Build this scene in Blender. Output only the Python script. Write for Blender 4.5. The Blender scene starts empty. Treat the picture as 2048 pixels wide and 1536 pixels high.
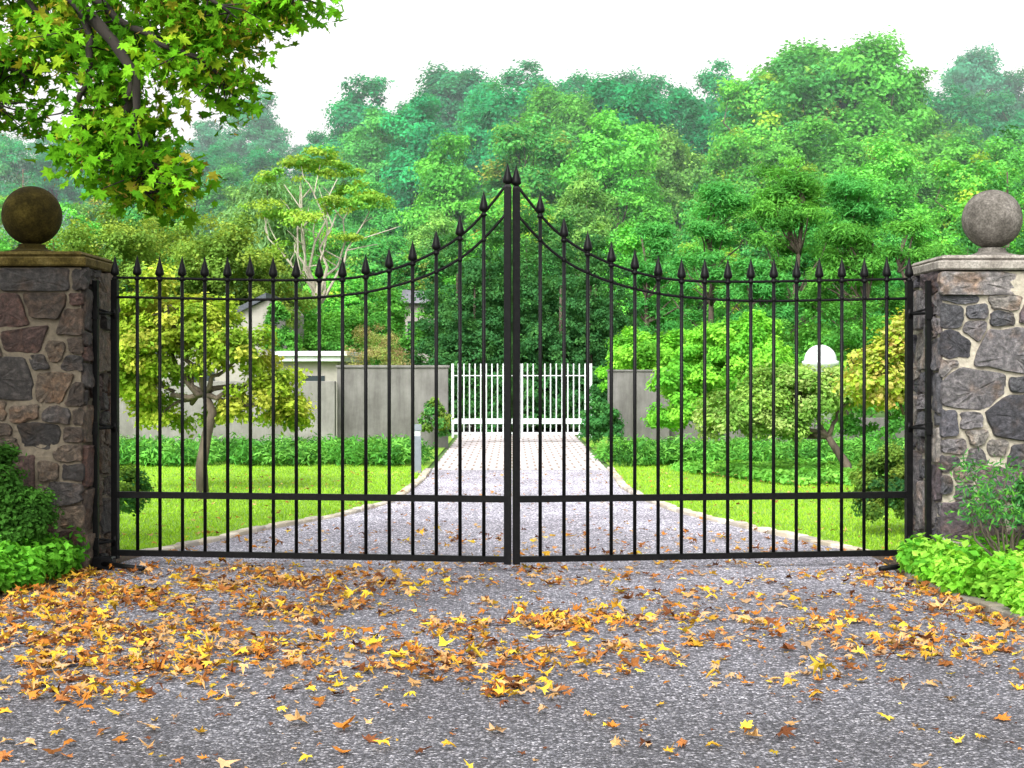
import bpy, math, numpy as np
from mathutils import Vector
R=np.random.default_rng
scene=bpy.context.scene

# ------------------------------------------------------------ materials
def newmat(name):
    m=bpy.data.materials.new(name); m.use_nodes=True
    nt=m.node_tree; b=nt.nodes['Principled BSDF']; return m,nt,b
def ramp(nt,stops):
    r=nt.nodes.new('ShaderNodeValToRGB'); e=r.color_ramp.elements
    e[0].position=stops[0][0]; e[0].color=(*stops[0][1],1)
    e[1].position=stops[-1][0]; e[1].color=(*stops[-1][1],1)
    for p,c in stops[1:-1]:
        x=e.new(p); x.color=(*c,1)
    return r
def coords(nt,scale=(1,1,1)):
    tc=nt.nodes.new('ShaderNodeTexCoord'); mp=nt.nodes.new('ShaderNodeMapping')
    mp.inputs['Scale'].default_value=scale
    nt.links.new(tc.outputs['Object'],mp.inputs['Vector']); return mp.outputs['Vector']
def noise(nt,vec,scale,detail=4,rough=.6):
    n=nt.nodes.new('ShaderNodeTexNoise'); n.inputs['Scale'].default_value=scale
    n.inputs['Detail'].default_value=detail; n.inputs['Roughness'].default_value=rough
    nt.links.new(vec,n.inputs['Vector']); return n
def mixc(nt,mode,fac,a,b):
    m=nt.nodes.new('ShaderNodeMix'); m.data_type='RGBA'; m.blend_type=mode
    for s,v in ((m.inputs[0],fac),(m.inputs[6],a),(m.inputs[7],b)):
        if hasattr(v,'is_output') : nt.links.new(v,s)
        elif isinstance(v,(int,float)): s.default_value=v
        else: s.default_value=(*v,1)
    return m.outputs[2]
def bump(nt,b,h,strength=.5,dist=.01):
    bp=nt.nodes.new('ShaderNodeBump'); bp.inputs['Strength'].default_value=strength
    bp.inputs['Distance'].default_value=dist
    nt.links.new(h,bp.inputs['Height']); nt.links.new(bp.outputs['Normal'],b.inputs['Normal'])
def simple(name,stops,scale=5,rough=.8,bs=.3,bd=.01,metal=0,vscale=(1,1,1),detail=5):
    m,nt,b=newmat(name); v=coords(nt,vscale); n=noise(nt,v,scale,detail)
    r=ramp(nt,stops); nt.links.new(n.outputs['Fac'],r.inputs['Fac'])
    nt.links.new(r.outputs['Color'],b.inputs['Base Color'])
    b.inputs['Roughness'].default_value=rough; b.inputs['Metallic'].default_value=metal
    if bs: bump(nt,b,n.outputs['Fac'],bs,bd)
    return m
def leafmat(name,trans=.4,rough=.55):
    m,nt,b=newmat(name)
    at=nt.nodes.new('ShaderNodeAttribute'); at.attribute_name='Col'
    oi=nt.nodes.new('ShaderNodeObjectInfo')
    c=mixc(nt,'MULTIPLY',1.0,at.outputs['Color'],oi.outputs['Color'])
    if trans>0:
        nt.nodes.remove(b); b=nt.nodes.new('ShaderNodeBsdfDiffuse'); nt.links.new(c,b.inputs['Color'])
        t=nt.nodes.new('ShaderNodeBsdfTranslucent'); mx=nt.nodes.new('ShaderNodeMixShader')
        c2=mixc(nt,'MULTIPLY',1.0,c,(1.25,1.15,.6))
        nt.links.new(c2,t.inputs['Color']); mx.inputs[0].default_value=trans
        nt.links.new(b.outputs[0],mx.inputs[1]); nt.links.new(t.outputs[0],mx.inputs[2])
        nt.links.new(mx.outputs[0],nt.nodes['Material Output'].inputs['Surface'])
    else:
        nt.links.new(c,b.inputs['Base Color']); b.inputs['Roughness'].default_value=rough
    return m
M_leaf=leafmat('foliage'); M_dry=leafmat('dry_leaf',.15,.6)
M_bark=simple('bark',[(.3,(.035,.026,.018)),(.7,(.14,.11,.08))],9,.9,.8,.02,vscale=(1,1,.3))
M_darkbark=simple('dark_bark',[(.3,(.008,.006,.005)),(.7,(.035,.027,.02))],9,.9,.8,.02,vscale=(1,1,.3))
M_palebark=simple('pale_bark',[(.3,(.28,.25,.19)),(.7,(.5,.46,.36))],6,.9,.4,.02,vscale=(1,1,.3))
M_iron,nt,b=newmat('black_iron'); v=coords(nt); n=noise(nt,v,30,3); r=ramp(nt,[(.3,(.002,.002,.0025)),(.75,(.006,.006,.006))])
nt.links.new(n.outputs['Fac'],r.inputs['Fac']); nt.links.new(r.outputs['Color'],b.inputs['Base Color']); b.inputs['Roughness'].default_value=.45; b.inputs['Specular IOR Level'].default_value=.12

# ------------------------------------------------------------ mesh builder
class MB:
    def __init__(s): s.V=[];s.L=[];s.T=[];s.C=[];s.M=[];s.S=[];s.n=0
    def add(s,v,f,col=(1,1,1),mat=0,smooth=False):
        v=np.asarray(v,dtype=np.float32).reshape(-1,3)
        col=np.asarray(col,dtype=np.float32)
        if col.ndim==1: col=np.tile(col,(len(v),1))
        if isinstance(f,np.ndarray):
            s.L.append((f+s.n).ravel()); s.T.append(np.full(len(f),f.shape[1])); m=len(f)
        else:
            s.L.append(np.array([i+s.n for q in f for i in q])); s.T.append(np.array([len(q) for q in f])); m=len(f)
        s.V.append(v); s.C.append(col); s.M.append(np.full(m,mat)); s.S.append(np.full(m,smooth)); s.n+=len(v)
    def mesh(s,name,mats):
        V=np.concatenate(s.V);L=np.concatenate(s.L).astype(np.int32);T=np.concatenate(s.T).astype(np.int32)
        me=bpy.data.meshes.new(name)
        me.vertices.add(len(V)); me.vertices.foreach_set('co',V.ravel())
        me.loops.add(len(L)); me.loops.foreach_set('vertex_index',L)
        me.polygons.add(len(T)); st=np.zeros(len(T),dtype=np.int32); st[1:]=np.cumsum(T)[:-1]
        me.polygons.foreach_set('loop_start',st)
        me.polygons.foreach_set('material_index',np.concatenate(s.M).astype(np.int32))
        me.polygons.foreach_set('use_smooth',np.concatenate(s.S).astype(bool))
        me.update(calc_edges=True)
        C=np.concatenate(s.C); a=me.attributes.new('Col','FLOAT_COLOR','POINT')
        a.data.foreach_set('color',np.hstack([C,np.ones((len(C),1),dtype=np.float32)]).astype(np.float32).ravel())
        for m in mats: me.materials.append(m)
        me.validate(); return me
    def obj(s,name,mats,parent=None):
        o=bpy.data.objects.new(name,s.mesh(name,mats)); scene.collection.objects.link(o)
        if parent: o.parent=parent
        return o
def empty(name,loc=(0,0,0)):
    e=bpy.data.objects.new(name,None); e.location=loc; scene.collection.objects.link(e); return e
def box(mb,a,b,mat=0,col=(1,1,1),bev=0.0):
    x0,y0,z0=a;x1,y1,z1=b
    if bev<=0:
        v=[(x0,y0,z0),(x1,y0,z0),(x1,y1,z0),(x0,y1,z0),(x0,y0,z1),(x1,y0,z1),(x1,y1,z1),(x0,y1,z1)]
        f=[(0,3,2,1),(4,5,6,7),(0,1,5,4),(1,2,6,5),(2,3,7,6),(3,0,4,7)]
        mb.add(v,f,col,mat)
    else:
        v=[]
        for z,i in ((z0,bev),(z0+bev,0),(z1-bev,0),(z1,bev)):
            v+=[(x0+i,y0+i,z),(x1-i,y0+i,z),(x1-i,y1-i,z),(x0+i,y1-i,z)]
        f=[(3,2,1,0),(12,13,14,15)]
        for k in range(3):
            for j in range(4):
                f.append((k*4+j,k*4+(j+1)%4,k*4+4+(j+1)%4,k*4+4+j))
        mb.add(v,f,col,mat)
def tube(mb,pts,rad,sides=7,mat=0,col=(1,1,1),smooth=True,phase=0,squash=1):
    pts=np.asarray(pts,float); n=len(pts); rad=np.broadcast_to(np.asarray(rad,float),(n,))
    tg=np.gradient(pts,axis=0); tg/=np.linalg.norm(tg,axis=1,keepdims=True)+1e-9
    up=np.array([0,0,1.]) if abs(tg[0][2])<.9 else np.array([1.,0,0])
    V=[]
    a=np.arange(sides)/sides*2*math.pi+phase
    for i in range(n):
        s=np.cross(tg[i],up); s/=np.linalg.norm(s)+1e-9; t=np.cross(s,tg[i])
        up=t
        V.append(pts[i]+rad[i]*(np.cos(a)[:,None]*s+np.sin(a)[:,None]*t*squash))
    V=np.concatenate(V); F=[]
    for i in range(n-1):
        for j in range(sides):
            F.append((i*sides+j,i*sides+(j+1)%sides,(i+1)*sides+(j+1)%sides,(i+1)*sides+j))
    F.append(tuple(range(sides))[::-1]); F.append(tuple((n-1)*sides+j for j in range(sides)))
    mb.add(V,F,col,mat,smooth)
def lathe(mb,c,prof,seg=12,mat=0,col=(1,1,1),smooth=True,phase=0):
    a=np.arange(seg)/seg*2*math.pi+phase; V=[];F=[]
    for r,z in prof:
        V.append(np.stack([c[0]+r*np.cos(a),c[1]+r*np.sin(a),np.full(seg,c[2]+z)],1))
    for i in range(len(prof)-1):
        for j in range(seg): F.append((i*seg+j,i*seg+(j+1)%seg,(i+1)*seg+(j+1)%seg,(i+1)*seg+j))
    F.append(tuple(range(seg))[::-1]); F.append(tuple((len(prof)-1)*seg+j for j in range(seg)))
    mb.add(np.concatenate(V),F,col,mat,smooth)

# leaf templates
T_quad=(np.array([(0,-.5,0),(.33,0,.1),(0,.5,0),(-.33,0,.1)],float),np.array([[0,1,2,3]]))
T_long=(np.array([(0,-.5,0),(.13,0,.05),(0,.5,0),(-.13,0,.05)],float),np.array([[0,1,2,3]]))
_half=[(.05,-.28),(.33,-.36),(.28,-.16),(.56,-.02),(.3,.06),(.4,.32),(.15,.2),(.1,.38)]
_out=[(0,-.3)]+_half+[(0,.6)]+[(-x,y) for x,y in _half[::-1]]
T_maple=(np.array([(0,0,0)]+[(x,y,.16*(x*x+y*y)**.5*(1 if i%2 else .4)) for i,(x,y) in enumerate(_out)],float),
         np.array([[0,i+1,(i+1)%len(_out)+1] for i in range(len(_out))]))
def leaves(mb,P,N,size,col,tpl=T_quad,mat=0,rng=None,heading=None,curl=0,hj=.25):
    tv,tf=tpl; n=len(P); k=len(tv)
    N=N/(np.linalg.norm(N,axis=1,keepdims=True)+1e-9)
    H=rng.normal(size=(n,3)) if heading is None else heading+rng.normal(size=(n,3))*hj
    X=np.cross(H,N); X/=np.linalg.norm(X,axis=1,keepdims=True)+1e-9
    Y=np.cross(N,X); size=np.broadcast_to(size,(n,))
    tx=np.tile(tv[None,:,0],(n,1)); ty=np.tile(tv[None,:,1],(n,1)); tz=np.tile(tv[None,:,2],(n,1))
    if curl:
        tx=tx*rng.uniform(.55,1.05,(n,1)); tz=tz*rng.uniform(-1,1.5,(n,1))+curl*(rng.normal(size=(n,1))*tx**2+rng.normal(size=(n,1))*tx*ty+rng.normal(size=(n,1))*ty**2)+rng.normal(size=(n,k))*.03
        tx=tx+rng.normal(size=(n,k))*.03
        tz=tz-tz.min(axis=1,keepdims=True)
    V=P[:,None,:]+size[:,None,None]*(tx[:,:,None]*X[:,None]+ty[:,:,None]*Y[:,None]+tz[:,:,None]*N[:,None])
    F=(tf[None]+np.arange(n)[:,None,None]*k).reshape(-1,tf.shape[1])
    mb.add(V.reshape(-1,3),F,np.repeat(col,k,axis=0),mat)
def rdir(rng,n):
    d=rng.normal(size=(n,3)); return d/np.linalg.norm(d,axis=1,keepdims=True)
def pal(rng,n,cols,w=None,var=.15):
    cols=np.array(cols,float); i=rng.choice(len(cols),n,p=w); c=cols[i]
    return c*(1+rng.normal(size=(n,1))*var).clip(.4,1.8)

def foliage(mb,lobes,nclump,nleaf,cr,size,cols,rng,w=None,tpl=T_quad,mat=0,up=.5,flat=.7,inner=.55,zmin=.03,droop=False,leafmix=.25,var=.14):
    lobes=np.array(lobes,float); wt=(lobes[:,3]*lobes[:,4]+lobes[:,3]*lobes[:,5]); wt/=wt.sum()
    li=rng.choice(len(lobes),nclump,p=wt); d=rdir(rng,nclump)
    d[:,2]=np.where(d[:,2]<-.5,-d[:,2],d[:,2])
    rr=rng.uniform(inner,1.02,nclump)
    C=lobes[li,:3]+d*lobes[li,3:6]*rr[:,None]
    cs=cr*rng.uniform(.6,1.35,nclump); ccol=pal(rng,nclump,cols,w,var)
    ci=rng.choice(nclump,nleaf,p=cs**2/np.sum(cs**2)); g=rdir(rng,nleaf)*(rng.uniform(0,1,(nleaf,1))**.5)
    tail=rng.uniform(0,1,nleaf)<.22; g[tail]*=rng.uniform(1,1.6,(tail.sum(),1))
    off=g*cs[ci,None]; off[:,2]*=flat
    if droop: off[:,2]-=rng.uniform(0,1,nleaf)**1.5*cs[ci]*2.2; 
    P=C[ci]+off; N=g*.5+d[ci]*.6+np.array([0,0,up])+rng.normal(size=(nleaf,3))*.5
    lc=pal(rng,nleaf,cols,w,.1); col=ccol[ci]*(1-leafmix)+lc*leafmix
    col=col*(1+rng.normal(size=(nleaf,1))*.14).clip(.5,1.5)
    k=P[:,2]>zmin
    sz=size*rng.uniform(.6,1.3,nleaf)
    leaves(mb,P[k],N[k],sz[k],col[k],tpl,mat,rng,heading=None if not droop else np.tile([0,0,-1.],(k.sum(),1)))
    return C
def limb(a,b,rng,j=.12,n=5,sag=0):
    a=np.array(a,float);b=np.array(b,float);t=np.linspace(0,1,n)[:,None]
    p=a+(b-a)*t; L=np.linalg.norm(b-a); p[1:-1]+=rng.normal(size=(n-2,3))*j*L*.5
    p[:,2]+=np.sin(t[:,0]*math.pi)*L*sag; return p

# ------------------------------------------------------------ world, light, camera
w=bpy.data.worlds.new('World'); scene.world=w; w.use_nodes=True; nt=w.node_tree; bg=nt.nodes['Background']
sky=nt.nodes.new('ShaderNodeTexSky'); sky.sky_type='NISHITA'; sky.sun_disc=False
SE,SA=math.radians(42),math.radians(200)
sky.sun_elevation=SE; sky.sun_rotation=SA; sky.dust_density=6; sky.air_density=1.2
hs=nt.nodes.new('ShaderNodeHueSaturation'); hs.inputs['Saturation'].default_value=.1; hs.inputs['Value'].default_value=2.6
nt.links.new(sky.outputs[0],hs.inputs['Color']); nt.links.new(hs.outputs[0],bg.inputs['Color']); bg.inputs['Strength'].default_value=.15
sl=bpy.data.lights.new('sun','SUN'); sl.energy=1.3; sl.angle=math.radians(20); sl.color=(1,.96,.9)
so=bpy.data.objects.new('sun',sl); scene.collection.objects.link(so)
sd=Vector((math.sin(SA)*math.cos(SE),math.cos(SA)*math.cos(SE),math.sin(SE)))
so.rotation_euler=(-sd).to_track_quat('-Z','Y').to_euler(); so.location=(0,-5,20)
cam=bpy.data.cameras.new('camera'); cam.lens=56.5; cam.sensor_width=36; cam.clip_end=5000
co=bpy.data.objects.new('camera',cam); scene.collection.objects.link(co); co.location=(0,0,1.58)
co.rotation_euler=(math.radians(90-.41),0,0); scene.camera=co
scene.view_settings.view_transform='Standard'; scene.view_settings.look='None'; scene.view_settings.exposure=0

# thin valley haze over the wooded hillside
m=bpy.data.materials.new('haze'); m.use_nodes=True; nt=m.node_tree; nt.nodes.remove(nt.nodes['Principled BSDF'])
vs=nt.nodes.new('ShaderNodeVolumeScatter'); vs.inputs['Density'].default_value=.0024; vs.inputs['Color'].default_value=(.8,.95,1,1); vs.inputs['Anisotropy'].default_value=.1
nt.links.new(vs.outputs[0],nt.nodes['Material Output'].inputs['Volume'])
mb=MB(); box(mb,(-160,57,-6),(160,420,70)); mb.obj('hillside_mist',[m])

# ------------------------------------------------------------ terrain
def terr(x,y):
    h=np.clip((y-55)*.147,0,24); h=np.where(y<75,np.clip(y-55,0,20)**2/40*.147*1.0,h-1.47)
    return h
ys=np.concatenate([np.linspace(-60,50,12),np.linspace(55,260,42),np.linspace(300,2500,12)])
xs=np.concatenate([np.linspace(-1500,-120,8),np.linspace(-100,100,41),np.linspace(120,1500,8)])
X,Y=np.meshgrid(xs,ys); Z=terr(X,Y)-.03
V=np.stack([X,Y,Z],-1).reshape(-1,3); nx=len(xs)
F=np.array([[j*nx+i,j*nx+i+1,(j+1)*nx+i+1,(j+1)*nx+i] for j in range(len(ys)-1) for i in range(nx-1)])
mb=MB(); mb.add(V,F,smooth=True)
mb.obj('ground',[simple('woodland_ground',[(.3,(.04,.09,.015)),(.7,(.1,.2,.04))],.6,.95,.4,.1)])

# driveway outlines (world metres)
Lt=np.array([(-20,-12),(2,-11),(5,-7.5),(8,-4.8),(10,-3.9),(11.2,-3.55),(12.2,-3.32),(13.8,-3.22),(14.5,-2.9),(16,-2.5),(17.8,-1.8),(19.7,-1.4),(23.6,-1.28),(26,-1.3),(60,-1.35)])
Rt=np.array([(-20,12),(2,11),(5,7.5),(8,4.0),(10,3.18),(12,3.0),(13.8,3.12),(14.5,2.9),(16,2.42),(18.1,1.85),(19.9,1.6),(22,1.48),(26,1.55),(60,1.62)])
yy=np.linspace(-20,50,700)
def sm(t):
    x=np.interp(yy,t[:,0],t[:,1]); k=np.ones(9)/9; xp=np.pad(x,4,mode='edge'); return np.convolve(xp,k,'valid')
LX,RX=sm(Lt),sm(Rt)
eL=lambda y: np.interp(y,yy,LX); eR=lambda y: np.interp(y,yy,RX)
def strip(name,y0,y1,fa,fb,z,mat,n=120):
    y=np.linspace(y0,y1,n); a=fa(y); b=fb(y)
    V=np.concatenate([np.stack([a,y,np.full(n,z)],1),np.stack([b,y,np.full(n,z)],1)])
    F=np.array([[i,n+i,n+i+1,i+1] for i in range(n-1)])
    mb=MB(); mb.add(V,F); return mb.obj(name,[mat])
m,nt,b=newmat('chip_asphalt'); v=coords(nt)
vo=nt.nodes.new('ShaderNodeTexVoronoi'); vo.inputs['Scale'].default_value=66; nt.links.new(v,vo.inputs['Vector'])
sx=nt.nodes.new('ShaderNodeSeparateColor'); nt.links.new(vo.outputs['Color'],sx.inputs[0])
r=ramp(nt,[(0,(.045,.045,.052)),(.35,(.105,.104,.12)),(.7,(.21,.207,.23)),(1,(.5,.485,.51))]); nt.links.new(sx.outputs[0],r.inputs['Fac'])
n1=noise(nt,v,.7,6,.65); r1=ramp(nt,[(.3,(.62,.6,.61)),(.7,(1.2,1.2,1.22))]); nt.links.new(n1.outputs['Fac'],r1.inputs['Fac'])
c=mixc(nt,'MULTIPLY',1.0,r.outputs['Color'],r1.outputs['Color'])
rd=ramp(nt,[(0.02,(.12,.12,.12)),(.3,(1.05,1.05,1.05))]); 
vo2=nt.nodes.new('ShaderNodeTexVoronoi'); vo2.feature='DISTANCE_TO_EDGE'; vo2.inputs['Scale'].default_value=66; nt.links.new(v,vo2.inputs['Vector'])
nt.links.new(vo2.outputs['Distance'],rd.inputs['Fac']); c=mixc(nt,'MULTIPLY',.85,c,rd.outputs['Color'])
n2=noise(nt,v,50,3,.7); r2=ramp(nt,[(.4,(.5,.5,.5)),(.62,(1.4,1.4,1.4))]); nt.links.new(n2.outputs['Fac'],r2.inputs['Fac'])
c=mixc(nt,'MULTIPLY',.85,c,r2.outputs['Color'])
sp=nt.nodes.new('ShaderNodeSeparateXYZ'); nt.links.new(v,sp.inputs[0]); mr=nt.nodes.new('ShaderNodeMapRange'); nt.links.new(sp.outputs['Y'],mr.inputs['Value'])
mr.inputs['From Min'].default_value=7; mr.inputs['From Max'].default_value=18; rg=ramp(nt,[(0,(1.0,1.0,1.0)),(.4,(1.75,1.75,1.8)),(1,(4.1,4.0,4.1))]); nt.links.new(mr.outputs[0],rg.inputs['Fac'])  # lightens inward: lighting and view-angle brightness put into the asphalt colour
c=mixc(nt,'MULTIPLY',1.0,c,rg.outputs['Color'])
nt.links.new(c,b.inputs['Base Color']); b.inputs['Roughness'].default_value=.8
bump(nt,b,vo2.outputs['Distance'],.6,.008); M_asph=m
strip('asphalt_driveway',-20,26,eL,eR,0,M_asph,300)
# block apron
m,nt,b=newmat('granite_setts'); v=coords(nt); br=nt.nodes.new('ShaderNodeTexBrick'); nt.links.new(v,br.inputs['Vector'])
br.inputs['Scale'].default_value=1; br.inputs['Brick Width'].default_value=.26; br.inputs['Row Height'].default_value=.5
br.inputs['Mortar Size'].default_value=.02; br.inputs['Color1'].default_value=(.55,.5,.5,1); br.inputs['Color2'].default_value=(.45,.41,.42,1); br.inputs['Mortar'].default_value=(.24,.18,.14,1)
n1=noise(nt,v,14,4); r1=ramp(nt,[(.3,(.8,.8,.8)),(.7,(1.15,1.15,1.15))]); nt.links.new(n1.outputs['Fac'],r1.inputs['Fac'])
nt.links.new(mixc(nt,'MULTIPLY',1.0,br.outputs['Color'],r1.outputs['Color']),b.inputs['Base Color']); b.inputs['Roughness'].default_value=.8
strip('cobblestone_apron',26,50,eL,eR,.004,m,40)
# lawns
m,nt,b=newmat('lawn_grass'); v=coords(nt); n1=noise(nt,v,1.2,6,.7); r=ramp(nt,[(.3,(.15,.3,.02)),(.55,(.22,.42,.03)),(.75,(.34,.5,.05))]); nt.links.new(n1.outputs['Fac'],r.inputs['Fac'])
n2=noise(nt,v,60,3); r2=ramp(nt,[(.35,(.6,.6,.6)),(.65,(1.25,1.25,1.25))]); nt.links.new(n2.outputs['Fac'],r2.inputs['Fac'])
nt.links.new(mixc(nt,'MULTIPLY',1.0,r.outputs['Color'],r2.outputs['Color']),b.inputs['Base Color']); b.inputs['Roughness'].default_value=.9
bump(nt,b,n2.outputs['Fac'],.8,.03); M_lawn=m
strip('lawn',13.9,40,lambda y:np.full_like(y,-30.),lambda y:eL(y)-.1,-.006,M_lawn)
strip('lawn',13.9,40,lambda y:eR(y)+.1,lambda y:np.full_like(y,30.),-.006,M_lawn)
M_soil=simple('soil_mulch',[(.3,(.03,.02,.012)),(.7,(.11,.07,.04))],40,.95,.9,.03)
strip('planting_bed',6,13.9,lambda y:np.full_like(y,-14.),lambda y:eL(y)-.02,-.004,M_soil)
strip('planting_bed',6,13.9,lambda y:eR(y)+.02,lambda y:np.full_like(y,14.),-.004,M_soil)
# grass blades
rng=R(3)
n=130000; gy=13.9+rng.uniform(0,1,n)**1.3*13.5; gx=rng.uniform(-8,8,n)
k=((gx<eL(gy)-.14)|(gx>eR(gy)+.14)); gx=gx[k];gy=gy[k]; n=len(gx)
P=np.stack([gx,gy,np.full(n,-.006)],1); hgt=rng.uniform(.015,.045,n); a=rng.uniform(0,math.pi,n); wd=.007
dx=np.stack([np.cos(a)*wd,np.sin(a)*wd,0*a],1); tip=P+np.stack([rng.normal(size=n)*.015,rng.normal(size=n)*.015,hgt],1)
V=np.stack([P-dx,P+dx,tip],1).reshape(-1,3); F=np.arange(3*n).reshape(-1,3)
pt=.75+.3*(np.sin(gx*1.7+2*np.sin(gy*.9))*np.sin(gy*1.3))
mb=MB(); mb.add(V,F,np.repeat(pal(rng,n,[(.28,.5,.04),(.37,.6,.06),(.22,.42,.03)])*(pt[:,None]*.4+.74),3,axis=0)); mb.obj('lawn_grass_blades',[M_leaf])
# kerb of granite blocks
M_kerb=leafmat('granite_kerb',0,.85); 
def kerb(name,ex,side,y0,y1,h=.05,dk=1.0):
    mb=MB(); rng=R(int(abs(y0)*10)+side+5); y=y0
    while y<y1:
        L=rng.uniform(.17,.25); x=float(ex(y)); x2=float(ex(y+L)); nrm=math.hypot(x2-x,L)
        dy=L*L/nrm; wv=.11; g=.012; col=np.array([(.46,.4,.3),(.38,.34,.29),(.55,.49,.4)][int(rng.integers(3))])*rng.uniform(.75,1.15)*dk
        z=h+rng.uniform(-.015,.012)
        ya,yb=y+g,y+dy-g
        xa=float(ex(ya));xb=float(ex(yb)); o=side*wv
        v=[(xa,ya,-.05),(xb,yb,-.05),(xb+o,yb,-.05),(xa+o,ya,-.05)]
        v+=[(xa,ya,z-.012),(xb,yb,z-.012),(xb+o,yb,z-.012),(xa+o,ya,z-.012)]
        i=.012*side; v+=[(xa+i,ya+.012,z),(xb+i,yb-.012,z),(xb+o-i,yb-.012,z),(xa+o-i,ya+.012,z)]
        f=[(8,9,10,11)]+[(a*4+j,a*4+(j+1)%4,a*4+4+(j+1)%4,a*4+4+j) for a in range(2) for j in range(4)]
        mb.add(v,f,col); y+=dy
    return mb.obj(name,[M_kerb])
kerb('driveway_kerb',eL,-1,13.9,26,.04); kerb('driveway_kerb',eR,1,13.9,26,.04)
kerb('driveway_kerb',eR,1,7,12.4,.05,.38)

# ------------------------------------------------------------ stone pillars
def clip(poly,nx_,ny_,c):
    out=[];n=len(poly)
    for i in range(n):
        p=poly[i];q=poly[(i+1)%n]; a=p[0]*nx_+p[1]*ny_-c; b_=q[0]*nx_+q[1]*ny_-c
        if a<=0: out.append(p)
        if a*b_<0:
            t=a/(a-b_); out.append((p[0]+(q[0]-p[0])*t,p[1]+(q[1]-p[1])*t))
    return out
def rubble(mb,o,u,v,nrm,w,h,rng,pals,sz=.29,gap=.015,depth=.035):
    asp=1.4; W=w/asp; pts=[]; tries=0
    while tries<1500:
        p=(rng.uniform(0,W),rng.uniform(0,h)); rmin=sz*rng.choice([.4,.65,1.0,1.15]); 
        if all((p[0]-q[0])**2+(p[1]-q[1])**2>((rmin+q[2])/2)**2 for q in pts): pts.append((p[0],p[1],rmin))
        tries+=1
    for i,p in enumerate(pts):
        poly=[(0,0),(W,0),(W,h),(0,h)]
        for j,q in enumerate(pts):
            if i==j: continue
            dx,dy=q[0]-p[0],q[1]-p[1]
            if max(abs(dx),abs(dy))>sz*3: continue
            if abs(dx)>abs(dy)*1.1: dx2,dy2=dx,dy*.4
            elif abs(dy)>abs(dx)*1.1: dx2,dy2=dx*.3,dy
            else: dx2,dy2=dx,dy
            wgt=p[2]/(p[2]+q[2]); mx,my=p[0]+dx*wgt,p[1]+dy*wgt
            poly=clip(poly,dx2,dy2,mx*dx2+my*dy2)
            if len(poly)<3: break
        if len(poly)<3: continue
        P=np.array(poly); P[:,0]*=asp; c=P.mean(0)
        dist=np.linalg.norm(P-c,axis=1).mean()
        if dist<.03: continue
        Q=[]
        for a in range(len(P)):
            p0,p1=P[a],P[(a+1)%len(P)]; L=np.linalg.norm(p1-p0)+1e-6; t=min(.3,.018/L)
            Q+=[p0+(p1-p0)*t]
            for tt in (.33,.66): 
                if L>.09: Q.append(p0+(p1-p0)*(tt+rng.uniform(-.08,.08))+rng.normal(size=2)*.007)
            Q+=[p1+(p0-p1)*t]
        Q=np.array(Q)
        Q=c+(Q-c)*(1-gap/dist*1.0)
        col=np.array(pals[rng.integers(len(pals))])*rng.uniform(.7,1.3)
        dd=depth*rng.uniform(.5,1.3); tilt=rng.normal(size=2)*.09
        rings=[];n=len(Q)
        for s,dz in ((1.0,-.02),(1.0,dd*.6),(.965,dd*.95),(.75,dd),(.4,dd*1.02)):
            q=c+(Q-c)*s; zz=dz+((q-c)@tilt if dz>0.01 else 0)+(rng.normal(size=n)*.005 if dz>.01 else 0)
            rings.append(np.array(o)+q[:,0:1]*np.array(u)+q[:,1:2]*np.array(v)+np.reshape(zz*np.ones(n),(-1,1))*np.array(nrm))
        cen=np.array(o)+c[0]*np.array(u)+c[1]*np.array(v)+dd*1.03*np.array(nrm)
        Vv=np.concatenate(rings+[cen[None]]); F=[]
        for k in range(4):
            for a in range(n): F.append((k*n+a,k*n+(a+1)%n,(k+1)*n+(a+1)%n,(k+1)*n+a))
        for a in range(n): F.append((4*n+a,4*n+(a+1)%n,5*n))
        mb.add(Vv,F,col,0,False)
def stonemat(name):
    m,nt,b=newmat(name); at=nt.nodes.new('ShaderNodeAttribute'); at.attribute_name='Col'; v=coords(nt)
    n1=noise(nt,v,19,9,.75); r=ramp(nt,[(.32,(.3,.3,.31)),(.5,(.9,.9,.9)),(.66,(2.1,2.05,2.0))]); nt.links.new(n1.outputs['Fac'],r.inputs['Fac'])
    c=mixc(nt,'MULTIPLY',1.0,at.outputs['Color'],r.outputs['Color'])
    n3=noise(nt,v,5,4); r3=ramp(nt,[(.5,(0,0,0)),(.68,(1,1,1))]); nt.links.new(n3.outputs['Fac'],r3.inputs['Fac'])
    c=mixc(nt,'MIX',r3.outputs['Color'],c,mixc(nt,'MULTIPLY',1.0,c,(1.2,.92,.7)))
    nt.links.new(c,b.inputs['Base Color']); b.inputs['Roughness'].default_value=.85
    n2=noise(nt,v,17,9,.78); bump(nt,b,n2.outputs['Fac'],1.0,.06); return m
M_stone=stonemat('field_stone')
def capmat(name,a,bcol,c3):
    m,nt,b=newmat(name); v=coords(nt); n=noise(nt,v,7,9,.72); r=ramp(nt,[(.32,a),(.5,bcol),(.7,c3)]); nt.links.new(n.outputs['Fac'],r.inputs['Fac'])
    n2=noise(nt,v,60,4); r2=ramp(nt,[(.35,(.65,.65,.65)),(.65,(1.3,1.3,1.3))]); nt.links.new(n2.outputs['Fac'],r2.inputs['Fac'])
    nt.links.new(mixc(nt,'MULTIPLY',1.0,r.outputs['Color'],r2.outputs['Color']),b.inputs['Base Color']); b.inputs['Roughness'].default_value=.95
    b.inputs['Specular IOR Level'].default_value=.15
    bump(nt,b,n2.outputs['Fac'],.5,.01); return m
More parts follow.
